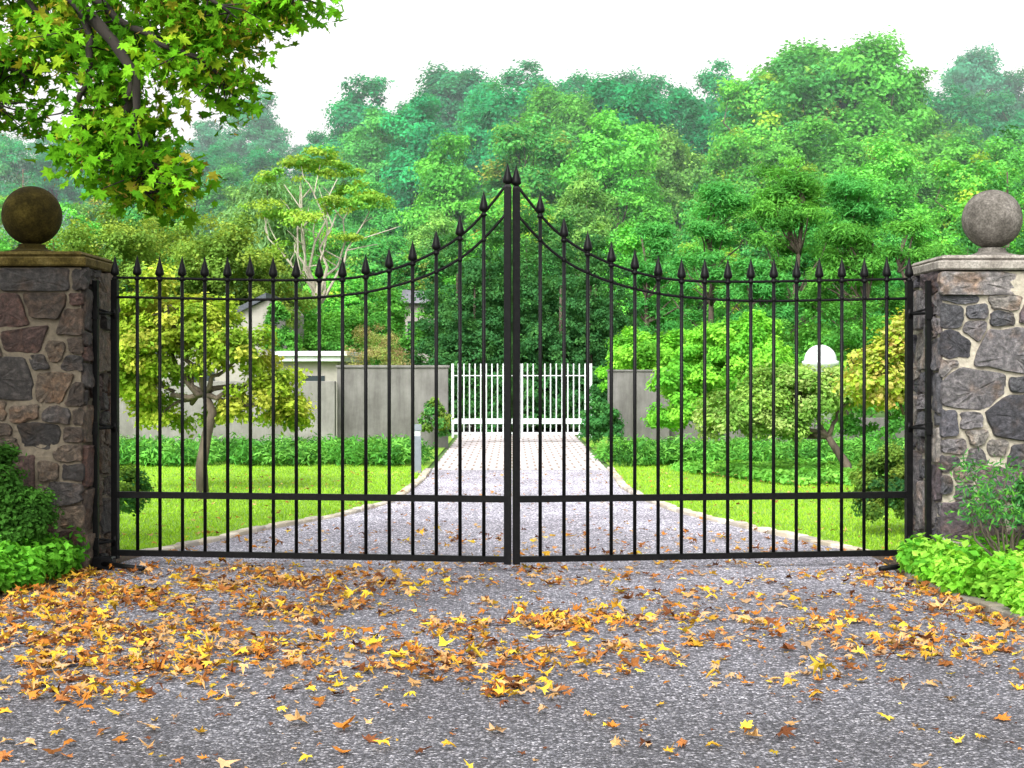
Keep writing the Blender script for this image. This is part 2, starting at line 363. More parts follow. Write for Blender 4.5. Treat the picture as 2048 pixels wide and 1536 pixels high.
def pillar(name,sx,pals,mortar,capm,ballm,dz,seed):
    e=empty(name,(sx*3.95,13.2,0)); rng=R(seed)
    xi,xo=3.41,4.52; x0,x1=min(sx*xi,sx*xo),max(sx*xi,sx*xo); y0,y1=12.72,13.7; H=2.42+dz
    def par(o): o.parent=e; o.location=(-e.location.x,-e.location.y,-e.location.z); return o
    mb=MB(); rubble(mb,(x0-.03,y0,0),(1,0,0),(0,0,1),(0,-1,0),x1-x0+.06,H-.2,rng,pals)
    xx=x0-.05
    while xx<x1+.05:
        L=min(rng.uniform(.4,.75),x1+.06-xx); 
        if L<.12: break
        rubble(mb,(xx,y0,H-.2),(1,0,0),(0,0,1),(0,-1,0),L,.19,rng,pals,sz=1.2,depth=.065); xx+=L
    def side(xp,nx_):
        if nx_>0: rubble(mb,(xp,y0,0),(0,1,0),(0,0,1),(1,0,0),y1-y0,H,rng,pals)
        else: rubble(mb,(xp,y1,0),(0,-1,0),(0,0,1),(-1,0,0),y1-y0,H,rng,pals)
    side(x0,-1); side(x1,1)
    rubble(mb,(x1+.03,y1,0),(-1,0,0),(0,0,1),(0,1,0),x1-x0+.06,H,rng,pals)
    par(mb.obj('stones',[M_stone]))
    mb=MB(); box(mb,(x0,y0,-.1),(x1,y1,H-.01)); par(mb.obj('mortar_core',[simple(name+'_mortar',[(.3,tuple(np.array(mortar)*.6)),(.7,mortar)],25,.95,.8,.02)]))
    mb=MB(); box(mb,(x0-.05,y0-.05,H),(x1+.05,y1+.05,H+.075),bev=.012); box(mb,(x0-.01,y0-.01,H+.075),(x1+.01,y1+.01,H+.12),bev=.02)
    par(mb.obj('cap_slab',[capm]))
    mb=MB(); cx,cy=sx*3.94,13.2
    lathe(mb,(cx,cy,H+.12),[(.25,0),(.25,.022),(.2,.03),(.13,.05),(.11,.07),(.11,.09)],32)
    R0=.242; zc=.085+R0; prof=[(max(R0*math.sin(t),.002),zc-R0*math.cos(t)) for t in np.linspace(.25,math.pi,28)]
    lathe(mb,(cx,cy,H+.12),prof,48); par(mb.obj('ball_finial',[ballm]))
    return e
warm=[(.075,.055,.042),(.1,.075,.055),(.055,.048,.045),(.085,.05,.042),(.12,.09,.065),(.045,.04,.038)]  # browner stone, with the shade under the maple put into its colour
cool=[(.14,.13,.135),(.09,.09,.1),(.19,.175,.17),(.12,.095,.107),(.23,.21,.19),(.07,.068,.08)]
cap1=capmat('mossy_cap',(.03,.022,.004),(.075,.055,.014),(.13,.1,.035)); ball1=capmat('mossy_ball',(.012,.009,.001),(.03,.022,.003),(.07,.052,.01))
cap2=capmat('grey_cap',(.12,.105,.09),(.22,.2,.175),(.3,.28,.25)); ball2=capmat('grey_ball',(.045,.04,.034),(.11,.1,.087),(.22,.2,.18))
pillar('stone_gate_pillar',-1,warm,(.17,.14,.1),cap1,ball1,0,11)
pillar('stone_gate_pillar',1,cool,(.42,.38,.3),cap2,ball2,-.03,12)

# ------------------------------------------------------------ main gate
tipz=[2.54,2.54,2.53,2.53,2.525,2.52,2.52,2.515,2.51,2.51,2.51,2.53,2.58,2.635,2.72,2.83,3.02,3.235]
lowz=[2.2,2.195,2.19,2.185,2.18,2.175,2.17,2.17,2.175,2.185,2.2,2.22,2.26,2.31,2.38,2.475,2.63,2.85]
upz=[2.36,2.355,2.35,2.345,2.34,2.335,2.33,2.325,2.325,2.325,2.33,2.35,2.395,2.455,2.54,2.65,2.83,3.08]
gate=empty('wrought_iron_gate',(0,13.2,0))
def finial(mb,x,y,z,s=1):
    lathe(mb,(x,y,z-.008),[(.014*s,-.03),(.026*s,-.018),(.026*s,-.004),(.015*s,.004),(.015*s,.012),(.032*s,.022),(.037*s,.034),(.034*s,.055),(.025*s,.09),(.012*s,.135),(.002,.178)],10)
def leafgate(sx):
    hx,hy=sx*3.26,13.2; cx,cy=sx*.034,12.72
    dzr=0 if sx<0 else -.012
    at=lambda s:(hx+(cx-hx)*s,hy+(cy-hy)*s)
    ang=math.atan2(cy-hy,cx-hx)
    mb=MB()
    def bar(s0,s1,z,hw,hh):
        p=at(s0);q=at(s1); d=np.array([q[0]-p[0],q[1]-p[1]]);d/=np.linalg.norm(d);nn=np.array([-d[1],d[0]])*hw
        v=[];
        for zz in (z-hh,z+hh): v+=[(p[0]-nn[0],p[1]-nn[1],zz),(q[0]-nn[0],q[1]-nn[1],zz),(q[0]+nn[0],q[1]+nn[1],zz),(p[0]+nn[0],p[1]+nn[1],zz)]
        mb.add(v,[(0,3,2,1),(4,5,6,7),(0,1,5,4),(1,2,6,5),(2,3,7,6),(3,0,4,7)])
    for i in range(18):
        x,y=at(i/17); t=tipz[i]+dzr
        if i==17:
            lathe(mb,(x,y,.06),[(.038,0),(.038,t-.19-.06),(.03,t-.17-.06)],4,smooth=False,phase=ang+math.pi/4)
            finial(mb,x,y,t-.17,1.1)
        elif i==0:
            lathe(mb,(x,y,.05),[(.037,0),(.037,t-.2-.05)],4,smooth=False,phase=ang+math.pi/4); finial(mb,x,y,t-.17)
        else:
            tube(mb,[(x,y,.09),(x,y,t-.16)],.0145,8); finial(mb,x,y,t-.17)
            for zz in (upz[i],lowz[i]): lathe(mb,(x,y,zz-.016),[(.015,0),(.02,.008),(.02,.024),(.015,.032)],8)
    bar(0,1,.1,.022,.024); bar(0,1,.577,.022,.026)
    ss=np.linspace(0,1,60)
    for tab in (upz,lowz):
        zz=np.interp(ss*17,np.arange(18),tab); zz=np.convolve(np.pad(zz,2,mode='reflect',reflect_type='odd'),np.ones(5)/5,'valid')+dzr
        pts=[(at(s)[0],at(s)[1],z) for s,z in zip(ss,zz)]
        tube(mb,pts,.012,6)
    o=mb.obj('gate_leaf',[M_iron]); o.parent=gate; o.location=(0,-13.2,0)
    mb=MB(); xs_=sx*3.355
    box(mb,(xs_-.02,12.93,.06),(xs_+.02,12.98,2.32))
    for z in (2.06,1.13,.2):
        tube(mb,[(xs_,12.955,z),(sx*3.3,13.08,z),(hx,hy,z)],.014,6); lathe(mb,(hx,hy,z-.04),[(.03,0),(.03,.08)],10)
        box(mb,(xs_-.028,12.915,z-.05),(xs_+.028,12.93,z+.05))
        tube(mb,[(hx,hy-.02,z),(sx*3.34,13.0,z+.03)],.01,6)
    tube(mb,[(sx*3.32,12.9,.05),(sx*2.88,12.55,.045)],.022,6); box(mb,(min(sx*3.36,sx*3.2),12.85,.0),(max(sx*3.36,sx*3.2),12.97,.1),bev=.01)
    tube(mb,[(sx*3.3,12.95,.0),(sx*3.3,12.95,.12)],.03,8)
    o=mb.obj('hinge_post',[M_iron]); o.parent=gate; o.location=(0,-13.2,0)
leafgate(-1); leafgate(1)

# ------------------------------------------------------------ far white gate
M_white=simple('white_paint',[(.3,(.5,.55,.54)),(.7,(.6,.64,.63))],8,.5,.05)
mb=MB()
gx0,gx1,gm=-1.34,1.78,.2
for a,bb in ((gx0,gm-.02),(gm+.02,gx1)):
    n=int(round((bb-a)/.125)); 
    for i in range(n+1):
        x=a+(bb-a)*i/n; e=i in(0,n); wv=.028 if e else .0125
        box(mb,(x-wv,36.3-wv,.1),(x+wv,36.3+wv,1.78))
    box(mb,(a,36.27,.42),(bb,36.33,.54)); box(mb,(a,36.275,.18),(bb,36.325,.23)); box(mb,(a,36.287,1.5),(bb,36.313,1.52))
mb.obj('white_picket_gate',[M_white])
# concrete walls
def concmat(name,c0,c1,c2):
    m,nt,b=newmat(name); v=coords(nt,(4,4,.5)); n1=noise(nt,v,1.3,8,.7); r=ramp(nt,[(.25,c0),(.5,c1),(.75,c2)]); nt.links.new(n1.outputs['Fac'],r.inputs['Fac'])
    v2=coords(nt); n2=noise(nt,v2,1.4,8,.7); r2=ramp(nt,[(.3,(.62,.61,.59)),(.65,(1.15,1.15,1.15))]); nt.links.new(n2.outputs['Fac'],r2.inputs['Fac'])
    c=mixc(nt,'MULTIPLY',1.0,r.outputs['Color'],r2.outputs['Color'])
    nt.links.new(c,b.inputs['Base Color']); b.inputs['Roughness'].default_value=.9; bump(nt,b,n2.outputs['Fac'],.3,.02); return m
M_conc=concmat('weathered_concrete',(.085,.081,.077),(.135,.13,.123),(.18,.174,.165))
M_conc2=concmat('pale_concrete',(.13,.127,.12),(.18,.174,.163),(.23,.222,.21))
mb=MB(); box(mb,(-3.7,34,-.1),(-1.36,34.35,1.68),bev=.01); box(mb,(-3.72,33.96,1.68),(-1.33,34.39,1.735),bev=.008)
box(mb,(-16,33.6,-.1),(-3.71,33.95,1.4),bev=.01,mat=1)
mb.obj('concrete_wall',[M_conc,M_conc2])
mb=MB(); box(mb,(2.05,34.2,-.1),(3.35,34.5,1.6),bev=.01); box(mb,(2.03,34.17,1.6),(3.37,34.53,1.64),bev=.006); box(mb,(3.36,34.6,-.1),(12,34.9,.6),bev=.01)
mb.obj('concrete_wall',[M_conc])
# bollard light
mb=MB(); box(mb,(-1.555,25.3,-.02),(-1.435,25.42,.58),bev=.006); box(mb,(-1.545,25.31,.58),(-1.445,25.41,.66),mat=1); box(mb,(-1.56,25.295,.66),(-1.43,25.425,.76),bev=.008)
mb.obj('bollard_light',[simple('galvanised_grey',[(.3,(.13,.15,.18)),(.7,(.2,.22,.26))],8,.5,.05),M_white])

# ------------------------------------------------------------ buildings
M_roof=simple('dark_slate_roof',[(.3,(.03,.035,.045)),(.7,(.07,.08,.1))],20,.7,.3)
M_stucco=simple('beige_stucco',[(.3,(.24,.225,.2)),(.7,(.31,.29,.26))],6,.9,.2)
M_glass,nt,b=newmat('window_glass'); b.inputs['Base Color'].default_value=(.03,.04,.045,1); b.inputs['Roughness'].default_value=.08
h=empty('modern_house',(-6,42,0))
def put(mb,name,mats,par):
    o=mb.obj(name,mats); o.parent=par; o.location=-par.location; return o
mb=MB()
pr=[(-9.0,0),(-5.95,0),(-5.95,3.2),(-6.1,3.38),(-7.1,2.95),(-9.0,1.9)]
n=len(pr); v=[(x,40,z) for x,z in pr]+[(x,46,z) for x,z in pr]
mb.add(v,[tuple(range(n)),tuple(range(2*n-1,n-1,-1))]+[(i+n,(i+1)%n+n,(i+1)%n,i) for i in range(n)])
put(mb,'walls',[M_stucco],h)
mb=MB(); v=[(-9.2,39.85,1.83),(-6.1,39.85,3.42),(-6.1,46.1,3.42),(-9.2,46.1,1.83),(-9.2,39.85,1.98),(-6.1,39.85,3.56),(-6.1,46.1,3.56),(-9.2,46.1,1.98)]
mb.add(v,[(0,3,2,1),(4,5,6,7),(0,1,5,4),(1,2,6,5),(2,3,7,6),(3,0,4,7)]); put(mb,'roof',[M_roof],h)
mb=MB(); box(mb,(-8.4,39.97,.6),(-7.4,39.995,1.6)); box(mb,(-5.5,39.47,.6),(-4.6,39.495,1.5)); put(mb,'windows',[M_glass],h)
mb=MB(); box(mb,(-5.84,39.5,0),(-4.3,45,1.85)); put(mb,'wing_walls',[M_stucco],h)
mb=MB(); box(mb,(-5.84,39.2,1.85),(-4.1,45.2,1.98),bev=.01); box(mb,(-5.84,39.1,1.98),(-4.0,45.3,2.1),bev=.01); put(mb,'wing_fascia',[M_white],h)
h2=empty('distant_house',(-3,54,0))
mb=MB(); box(mb,(-3.6,54,0),(-2.5,57,3.9)); box(mb,(-2.95,53.5,0),(-2.5,54,2.9)); put(mb,'walls',[M_stucco],h2)
mb=MB(); v=[(-3.8,53.7,3.9),(-2.3,53.7,3.9),(-2.3,57.3,3.9),(-3.8,57.3,3.9),(-3.7,54.6,4.4),(-2.7,54.6,4.3),(-2.7,56.4,4.3),(-3.7,56.4,4.4)]
mb.add(v,[(0,3,2,1),(4,5,6,7),(0,1,5,4),(1,2,6,5),(2,3,7,6),(3,0,4,7)]); box(mb,(-3.05,53.3,2.9),(-2.4,53.98,3.05)); put(mb,'roof',[simple('grey_roof',[(.3,(.13,.13,.15)),(.7,(.18,.18,.2))],6,.8,.1)],h2)
mb=MB(); box(mb,(-3.5,53.97,2.6),(-3.1,53.99,3.3)); put(mb,'windows',[M_glass],h2)
mb=MB(); lathe(mb,(7.1,37,0),[(.34,0),(.34,1.72),(.42,1.76),(.42,1.84),(.37,1.86)]+[(.37*math.cos(t)+.001,1.86+.36*math.sin(t)) for t in np.linspace(0.05,math.pi/2,10)],32); mb.obj('white_garden_cupola',[M_white])

# ------------------------------------------------------------ forest
def decid(name,seed,H=12,W=4.2,cols=None,nl=42000,size=.19,wts=None):
    rng=R(seed); mb=MB(); lobes=[]
    for i in range(17):
        t=rng.uniform(.18,.93); a=rng.uniform(0,6.28); rr=W*.6*math.sqrt(max(0.02,1-((t-.5)/.52)**2))*rng.uniform(.4,1)
        s=rng.uniform(.2,.38)*W*(1.25-t*.6); lobes.append((math.cos(a)*rr,math.sin(a)*rr,t*H-s*.3,s,s,s*1.1))
    lobes.append((0,0,H*.84,W*.33,W*.33,H*.16)); lobes.append((0,0,H*.5,W*.6,W*.6,H*.3))
    C=foliage(mb,lobes,280,nl,.58,size,cols,rng,wts,inner=.65,leafmix=.4)
    tube(mb,limb((0,0,-1.5),(rng.normal()*.3,rng.normal()*.3,H*.66),rng,.03,8),np.linspace(.2,.04,8),7,1)
    for c in C[rng.choice(len(C),30,replace=False)]:
        t=rng.uniform(.2,.6)*H; 
        if c[2]>t: tube(mb,limb((0,0,t),c,rng,.1,5,.05),np.linspace(.07,.015,5),5,1)
    return mb.mesh(name,[M_leaf,M_bark])
G=[(.1,.33,.06),(.14,.42,.075),(.07,.25,.05),(.19,.48,.08)]
Y2=G+[(.4,.46,.05),(.5,.33,.06)]
V_=[decid('tree_a',1,cols=G),decid('tree_b',2,cols=G,W=3.8),decid('tree_c',3,cols=Y2,wts=[.26,.26,.12,.2,.12,.04]),decid('tree_d',4,cols=G,W=4.8),decid('tree_e',5,H=12,W=3.2,cols=G),decid('tree_f',6,cols=Y2,wts=[.25,.3,.13,.23,.07,.02],W=4.5)]
forest=empty('distant_woodland',(0,60,0))
def plant(me,x,y,top,tint,rng,H=12,wf=1.0,par=forest):
    g=float(terr(np.array(x),np.array(float(y)))); s=(top-g)/H; o=bpy.data.objects.new('tree',me); scene.collection.objects.link(o); o.parent=par
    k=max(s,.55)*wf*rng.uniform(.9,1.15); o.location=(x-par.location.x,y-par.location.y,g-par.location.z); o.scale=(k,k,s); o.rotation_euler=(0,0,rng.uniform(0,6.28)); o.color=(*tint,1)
rng=R(77)
teal=(.25,.9,1.8); blueg=(.35,.8,1.9); mid=(.8,1.08,1.4); brt=(1.1,1.25,1.1); olive=(1.4,1.02,1.3); hazy=(.5,.9,2.6)  # bluer tints put distance haze into the far trees' leaf colour
def row(y,x0,x1,step,xs_,zs_,tints,jit=1.0,wf=1.0):
    x=x0
    while x<x1:
        yy_=y+rng.uniform(-3,3); top=float(np.interp(x,xs_,zs_))+rng.uniform(-jit,jit*.5)
        t=np.array(tints[rng.integers(len(tints))])*rng.uniform(.8,1.2)
        plant(V_[rng.integers(6)],x,yy_,top,t,rng,wf=wf); x+=step*rng.uniform(.75,1.25)
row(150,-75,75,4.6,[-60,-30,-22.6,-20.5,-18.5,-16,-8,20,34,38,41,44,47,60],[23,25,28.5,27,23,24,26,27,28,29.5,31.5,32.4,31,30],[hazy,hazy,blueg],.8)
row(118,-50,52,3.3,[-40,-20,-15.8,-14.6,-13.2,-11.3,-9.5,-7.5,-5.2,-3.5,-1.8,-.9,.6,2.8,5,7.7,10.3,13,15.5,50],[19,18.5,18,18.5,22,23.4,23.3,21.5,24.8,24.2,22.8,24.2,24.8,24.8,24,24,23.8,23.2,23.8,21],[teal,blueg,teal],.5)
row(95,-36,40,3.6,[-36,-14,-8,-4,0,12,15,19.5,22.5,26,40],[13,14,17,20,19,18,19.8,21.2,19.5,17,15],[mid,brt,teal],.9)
row(90,14,23.5,2.2,[14,15.3,17.2,19.5,21.2,23],[18,19.9,19.4,20.4,20.1,18],[mid,brt],.3,1.1)
row(80,-32,34,3.4,[-32,-8,-5,0,8,15,34],[10,11,13.5,14.2,13.6,14.5,12.5],[brt,mid,brt,olive],1.0)
row(68,-26,28,3.4,[-26,-8,-5,0,5,12,28],[8.2,8.5,8.3,9.8,9.6,11,10],[mid,brt,olive,brt],1.0)
row(61,-22,25,3.0,[-22,-9,-5,0,5,12,25],[6.8,6.9,6.0,7.2,7.0,8,7.5],[brt,mid,brt],.8)

def fobj(name,lobes,nc,nl,cr,size,cols,seed,trunk=None,limbs=0,bark=M_bark,**k):
    rng=R(seed); mb=MB(); C=foliage(mb,lobes,nc,nl,cr,size,cols,rng,**k)
    if trunk is not None:
        tp=np.array(trunk[0],float); tube(mb,tp,trunk[1],9,1)
        for c in C[rng.choice(len(C),min(limbs,len(C)),replace=False)]:
            i=rng.integers(max(1,len(tp)//2),len(tp)); r0=np.interp(i,range(len(tp)),np.broadcast_to(trunk[1],len(tp)))*.5
            tube(mb,limb(tp[i],c,rng,.14,6,.08),np.linspace(r0,.006+r0*.15,6),6,1)
    return mb.obj(name,[M_leaf,bark])
DG=[(.06,.21,.06),(.075,.25,.07),(.045,.17,.05),(.09,.28,.07)]
HG=[(.05,.17,.055),(.065,.2,.06),(.04,.14,.045),(.08,.23,.06)]
MG=[(.1,.32,.05),(.14,.4,.06),(.07,.25,.045)]
YG=[(.3,.46,.04),(.4,.52,.06),(.46,.48,.08),(.2,.36,.04)]
BG=[(.17,.5,.05),(.23,.58,.06),(.13,.42,.05),(.3,.64,.07)]
OL=[(.16,.29,.05),(.21,.35,.055),(.12,.23,.04),(.28,.38,.06)]
def conifer(name,x,y,H,W,cols,seed,nl=16000,size=.16,tint=(1,1,1),g=0,tiers=12,bare=.05,tpl=T_quad,nc=260,pw=.75,var=.1):
    rng=R(seed); mb=MB(); lobes=[]
    for i in range(tiers):
        t=(i+.5)/tiers; r=W*(1-t)**pw+.15; nn=max(4,int(9*(1-t)+3))
        for j in range(nn):
            a=j/nn*6.28+rng.uniform(-.4,.4); q=r*rng.uniform(.45,.95); s=max(.28,r*.38)
            lobes.append((x+math.cos(a)*q,y+math.sin(a)*q,g+H*(bare+(1-bare)*t)-q*.12,s,s,s*.5))
    for z in (.9,.94,.97): lobes.append((x,y,g+H*z,.3,.3,H*.05))
    foliage(mb,lobes,nc,nl,max(.2,W*.16),size,cols,rng,flat=.7,inner=.3,tpl=tpl,var=var,up=.4)
    tube(mb,[(x,y,g-.3),(x,y,g+H*.85)],[W*.08,.02],8,1)
    o=mb.obj(name,[M_leaf,M_bark]); o.color=(*tint,1); return o
hem=[(-1.5,44,5.4,1.3),(-.6,44.6,5.9,1.4),(.4,45.2,6.3,1.5),(1.4,44.8,6.0,1.4),(2.3,44.2,5.3,1.3),(-.1,43,4.9,1.3),(1.3,43,4.9,1.3),(-1.0,43,4.6,1.1),(2.1,43,4.6,1.1)]
for i,(x,y,H,W) in enumerate(hem): conifer('hemlock_tree',x,y,H,W,HG,200+i,size=.085,nl=34000,nc=520,tiers=14,pw=.33,var=.08)
def pine(name,x,y,H,W,seed,cols,nl=28000,tint=(1,1,1)):
    rng=R(seed); mb=MB(); tr=limb((x,y,-.2),(x+rng.normal()*.4,y,H*.95),rng,.03,8); tube(mb,tr,np.linspace(.14,.03,8),8,1); lobes=[]
    for i in range(40):
        t=rng.uniform(.12,1); a=rng.uniform(0,6.28); r=W*(1.05-t)**.5*rng.uniform(.2,1); z=H*t
        c=(x+math.cos(a)*r,y+math.sin(a)*r,z); s=rng.uniform(.55,1.0)*W*.33
        lobes.append((*c,s,s,s*.3)); p=tr[min(7,int(t*7))]; tube(mb,limb(p-np.array([0,0,.3]),c,rng,.06,4),np.linspace(.04,.012,4),5,1)
    foliage(mb,lobes,320,nl,.33,.15,cols,rng,flat=.6,inner=.2,tpl=T_long,up=.8)
    o=mb.obj(name,[M_leaf,M_bark]); o.color=(*tint,1); return o
for i,(x,y,H,W) in enumerate([(6.2,49,7.2,2.2),(8.2,47,8.0,2.4),(10.3,49,7.4,2.4),(11.6,46,5.8,2.0),(4.6,52,6.4,2.0),(9.2,44,5.4,1.9),(6.9,45,4.6,1.8)]):
    pine('pine_tree',x,y,H,W,300+i,MG if i%2 else [(.08,.34,.08),(.12,.42,.09)])
for i,(x,y,H,W) in enumerate([(13.6,48,6.2,2.0),(15.4,50,9.2,2.6),(14.3,44,5.4,1.8)]): conifer('spruce_tree',x,y,H,W,DG,330+i,size=.13,nl=24000)
for i,(x,y,H,W) in enumerate([(-15.2,50,9.3,2.6),(-13.4,47,6.4,2.0),(-8.9,26,3.6,1.2)]): conifer('blue_spruce_tree',x,y,H,W,[(.2,.3,.28),(.28,.38,.36),(.15,.24,.2)],340+i,size=.14,tpl=T_long,nl=18000)
fobj('rounded_shrub',[(-7.5,42,3.2,1.6,1.5,2.5),(-8.6,43,2.6,1.4,1.3,2.4),(-6.6,43,3,1.2,1.2,1.9)],240,36000,.33,.1,OL,51)
fobj('rounded_shrub',[(-10.8,44,3.6,1.8,1.5,2.6),(-12.5,45,3.4,1.8,1.5,2.4),(-9.7,46,4.4,1.3,1.3,2)],240,36000,.34,.1,OL,52)
fobj('weeping_tree',[(-8.2,54,6.0,1.4,1.2,2.4),(-9,55,5.5,1.2,1.2,2.2)],80,16000,.6,.24,[(.17,.34,.13),(.22,.4,.16)],53,tpl=T_long,droop=True,trunk=([(-8.3,54.5,-.3),(-8.2,54.5,4),(-8.2,54.5,7)],[.2,.12,.04]),limbs=6)
# pale limbed tree
rng=R(61); mb=MB(); top1=(-6.35,52,3.6)
tube(mb,limb((-6.3,52,-.2),top1,rng,.03,5),np.linspace(.15,.11,5),8,1)
ends=[(-8.0,52,6.6),(-7.3,51.5,7.6),(-6.9,52.4,8.0),(-6.2,52,8.3),(-5.6,51.6,7.8),(-5.1,52.3,7.2),(-4.6,52,6.8),(-5.9,51.2,6.6),(-6.7,51,6.2)]
for e in ends:
    p=limb(top1,e,rng,.08,7,-.04); tube(mb,p,np.linspace(.065,.014,7),6,1)
    for k in (3,4,5): tube(mb,limb(p[k],p[k]+rng.normal(size=3)*np.array([.6,.4,.3])+np.array([0,0,.7]),rng,.1,4),np.linspace(.028,.008,4),5,1)
foliage(mb,[(e[0],e[1],e[2]+.2,.8,.6,.35) for e in ends]+[(-7.2,52,5.6,.6,.4,.25),(-5.0,52,5.8,.6,.4,.25)],110,7500,.32,.12,[(.22,.44,.06),(.16,.4,.06),(.33,.47,.07)],rng,flat=.4)
mb.obj('pale_barked_tree',[M_leaf,M_palebark])
fobj('background_shrubs',[(-4.6,46,1.6,1.5,1.2,1.9),(-2.7,45,1.3,1.4,1,1.7),(-6.3,47,2.5,1.2,1,1.6),(-3.9,48,2.9,1.0,.8,1.3),(-2.1,47,2.6,.8,.8,1.3)],200,30000,.3,.1,MG,54)
fobj('background_shrubs',[(4.4,41,1.4,1.8,1.2,1.6),(8.5,42,1.7,2.6,1.2,1.7),(12,40,1.7,2.4,1.2,1.8),(-11,38,1.5,3,1,1.8),(6.3,39,.9,1.0,.8,1.0),(-5.2,44,1.6,.9,.7,1.6)],280,42000,.3,.1,MG,55)
fobj('smoke_bush',[(-3.3,39,1.5,.75,.5,1.2)],60,9000,.2,.07,[(.36,.33,.14),(.28,.36,.1),(.4,.3,.16)],56,tpl=T_long)
fobj('ivy',[(-5.85,39.9,2.6,.28,.2,.9),(-5.6,39.6,2.3,.3,.2,.4)],50,6500,.15,.08,MG,57)
fobj('large_green_bush',[(4.1,31,1.25,1.15,1,1.35),(4.95,31.2,1.2,.7,.7,1.1),(3.3,30.6,.9,.75,.7,.95),(4.4,30.5,1.75,.9,.7,1.0)],340,60000,.19,.08,BG,58,var=.08)
fobj('large_green_bush',[(2.9,37,1.5,.85,.7,1.05),(3.7,37,1.7,.8,.7,.9)],110,18000,.2,.09,BG,59)
fobj('gate_shrub',[(-1.6,33.4,.5,.28,.3,.55)],20,3000,.14,.07,OL+DG,60)
fobj('gate_shrub',[(1.75,33.5,.55,.33,.35,.75),(1.95,33.2,.4,.3,.3,.5)],40,6000,.14,.07,DG,62)
fobj('mixed_border_shrubs',[(6.2,32.5,.6,.9,.6,.7),(7.6,33,.6,1.0,.6,.75),(9.4,33,.7,1.2,.6,.9)],110,16000,.2,.08,MG,63)
def carpet(name,xf,y0,y1,h,n,size,cols,seed,tpl=T_long,clr=.3,up=.6):
    rng=R(seed); mb=MB(); nc=int(n/90); cy=rng.uniform(y0,y1,nc); a,b_=xf(cy); cx=a+(b_-a)*rng.uniform(0,1,nc)
    ci=rng.integers(0,nc,n); g=rdir(rng,n)*(rng.uniform(0,1,(n,1))**.4); hh=h*rng.uniform(.55,1.0,nc); cc=pal(rng,nc,cols,None,.15)
    P=np.stack([cx[ci]+g[:,0]*clr,cy[ci]+g[:,1]*clr,hh[ci]*(.5+.5*g[:,2])],1)
    N=g+np.array([0,0,up])+rng.normal(size=(n,3))*.5
    hd=g+np.array([0,0,.3]); col=cc[ci]*(1+rng.normal(size=(n,1))*.15).clip(.5,1.6); k=P[:,2]>.01
    leaves(mb,P[k],N[k],(size*rng.uniform(.6,1.3,n))[k],col[k],tpl,0,rng,heading=hd[k]); return mb.obj(name,[M_leaf])
JG=[(.09,.3,.05),(.13,.38,.06),(.06,.2,.04),(.18,.45,.08)]
carpet('juniper_hedge',lambda y:(np.full_like(y,-11.),eL(y)-.25-(y-27)*.02),27,29.6,.5,46000,.13,JG,70)
carpet('juniper_hedge',lambda y:(eR(y)+.15,np.full_like(y,10.)),27,29.6,.47,46000,.13,JG,71)
carpet('groundcover_bed',lambda y:(2.6+(26-y)*.35,np.full_like(y,8.)),22.6,26.2,.2,30000,.09,[(.16,.42,.07),(.22,.5,.08),(.12,.34,.05)],72,tpl=T_quad,clr=.25)
PG=[(.15,.44,.03),(.22,.54,.05),(.1,.33,.03),(.3,.6,.07)]
carpet('pachysandra_groundcover',lambda y:(eR(y)+.06,np.full_like(y,5.5)),8.6,12.6,.36,50000,.075,PG,73,tpl=T_quad,clr=.13)
carpet('pachysandra_groundcover',lambda y:(np.full_like(y,-5.0),eL(y)-.08),10.9,12.68,.4,28000,.065,[(.09,.32,.025),(.15,.45,.04),(.06,.22,.02)],74,tpl=T_quad,clr=.12)
fobj('dark_yew_shrub',[(-4.0,12.25,.6,.4,.3,.42),(-3.75,12.2,.45,.25,.25,.3)],70,13000,.1,.04,[(.03,.09,.015),(.045,.14,.02),(.07,.2,.03)],75)
fobj('yew_shrub',[(-3.72,15.4,.36,.24,.3,.32),(-4.1,15.5,.4,.3,.3,.36)],60,9000,.1,.04,DG+OL,76)
fobj('yew_shrub',[(3.75,15.8,.45,.36,.35,.42),(4.15,15.9,.5,.35,.35,.45),(3.55,15.6,.3,.25,.25,.3)],130,26000,.1,.04,HG+OL,77)
rng=R(78); mb=MB(); 
for k in range(18):
    b0=np.array((3.75+rng.normal()*.06,12.1+rng.normal()*.05,0)); e=b0+np.array((rng.uniform(-.38,.45),rng.uniform(-.25,.2),rng.uniform(.5,.9))); tube(mb,limb(b0,e,rng,.1,5),np.linspace(.013,.005,5),5,1)
    P=e+rng.normal(size=(70,3))*np.array([.08,.08,.05]); leaves(mb,P,rng.normal(size=(70,3))+np.array([0,0,.8]),.065,pal(rng,70,DG+MG),T_long,0,rng)
mb.obj('leggy_azalea_shrub',[M_leaf,M_bark])
fobj('azalea_shrub',[(4.15,12.2,.65,.28,.25,.28),(4.3,12.2,.4,.3,.3,.4)],40,7000,.1,.05,DG+MG,79)

# ------------------------------------------------------------ small ornamental trees
def ornamental(name,lobes,cols,seed,nc,nl,trunk,tr,cr=.2,size=.085,nl2=30,**kw):
    rng=R(seed); mb=MB(); C=foliage(mb,lobes,nc,nl,cr,size,cols,rng,flat=.6,inner=.35,up=.7,**kw)
    tube(mb,trunk,np.linspace(tr,tr*.6,len(trunk)),10,1)
    top=np.array(trunk[-1],float); mains=[]
    for l in lobes:
        c=np.array(l[:3],float); p=limb(top,c,rng,.12,7,.05); tube(mb,p,np.linspace(tr*.5,tr*.14,7),7,1); mains.append(p)
    for c in C[rng.choice(len(C),min(nl2,len(C)),replace=False)]:
        best=min((p[i] for p in mains for i in range(2,7)),key=lambda q:np.linalg.norm(q-c)); tube(mb,limb(best,c,rng,.15,5,.06),np.linspace(tr*.18,.005,5),5,1)
    return mb.obj(name,[M_leaf,M_bark])
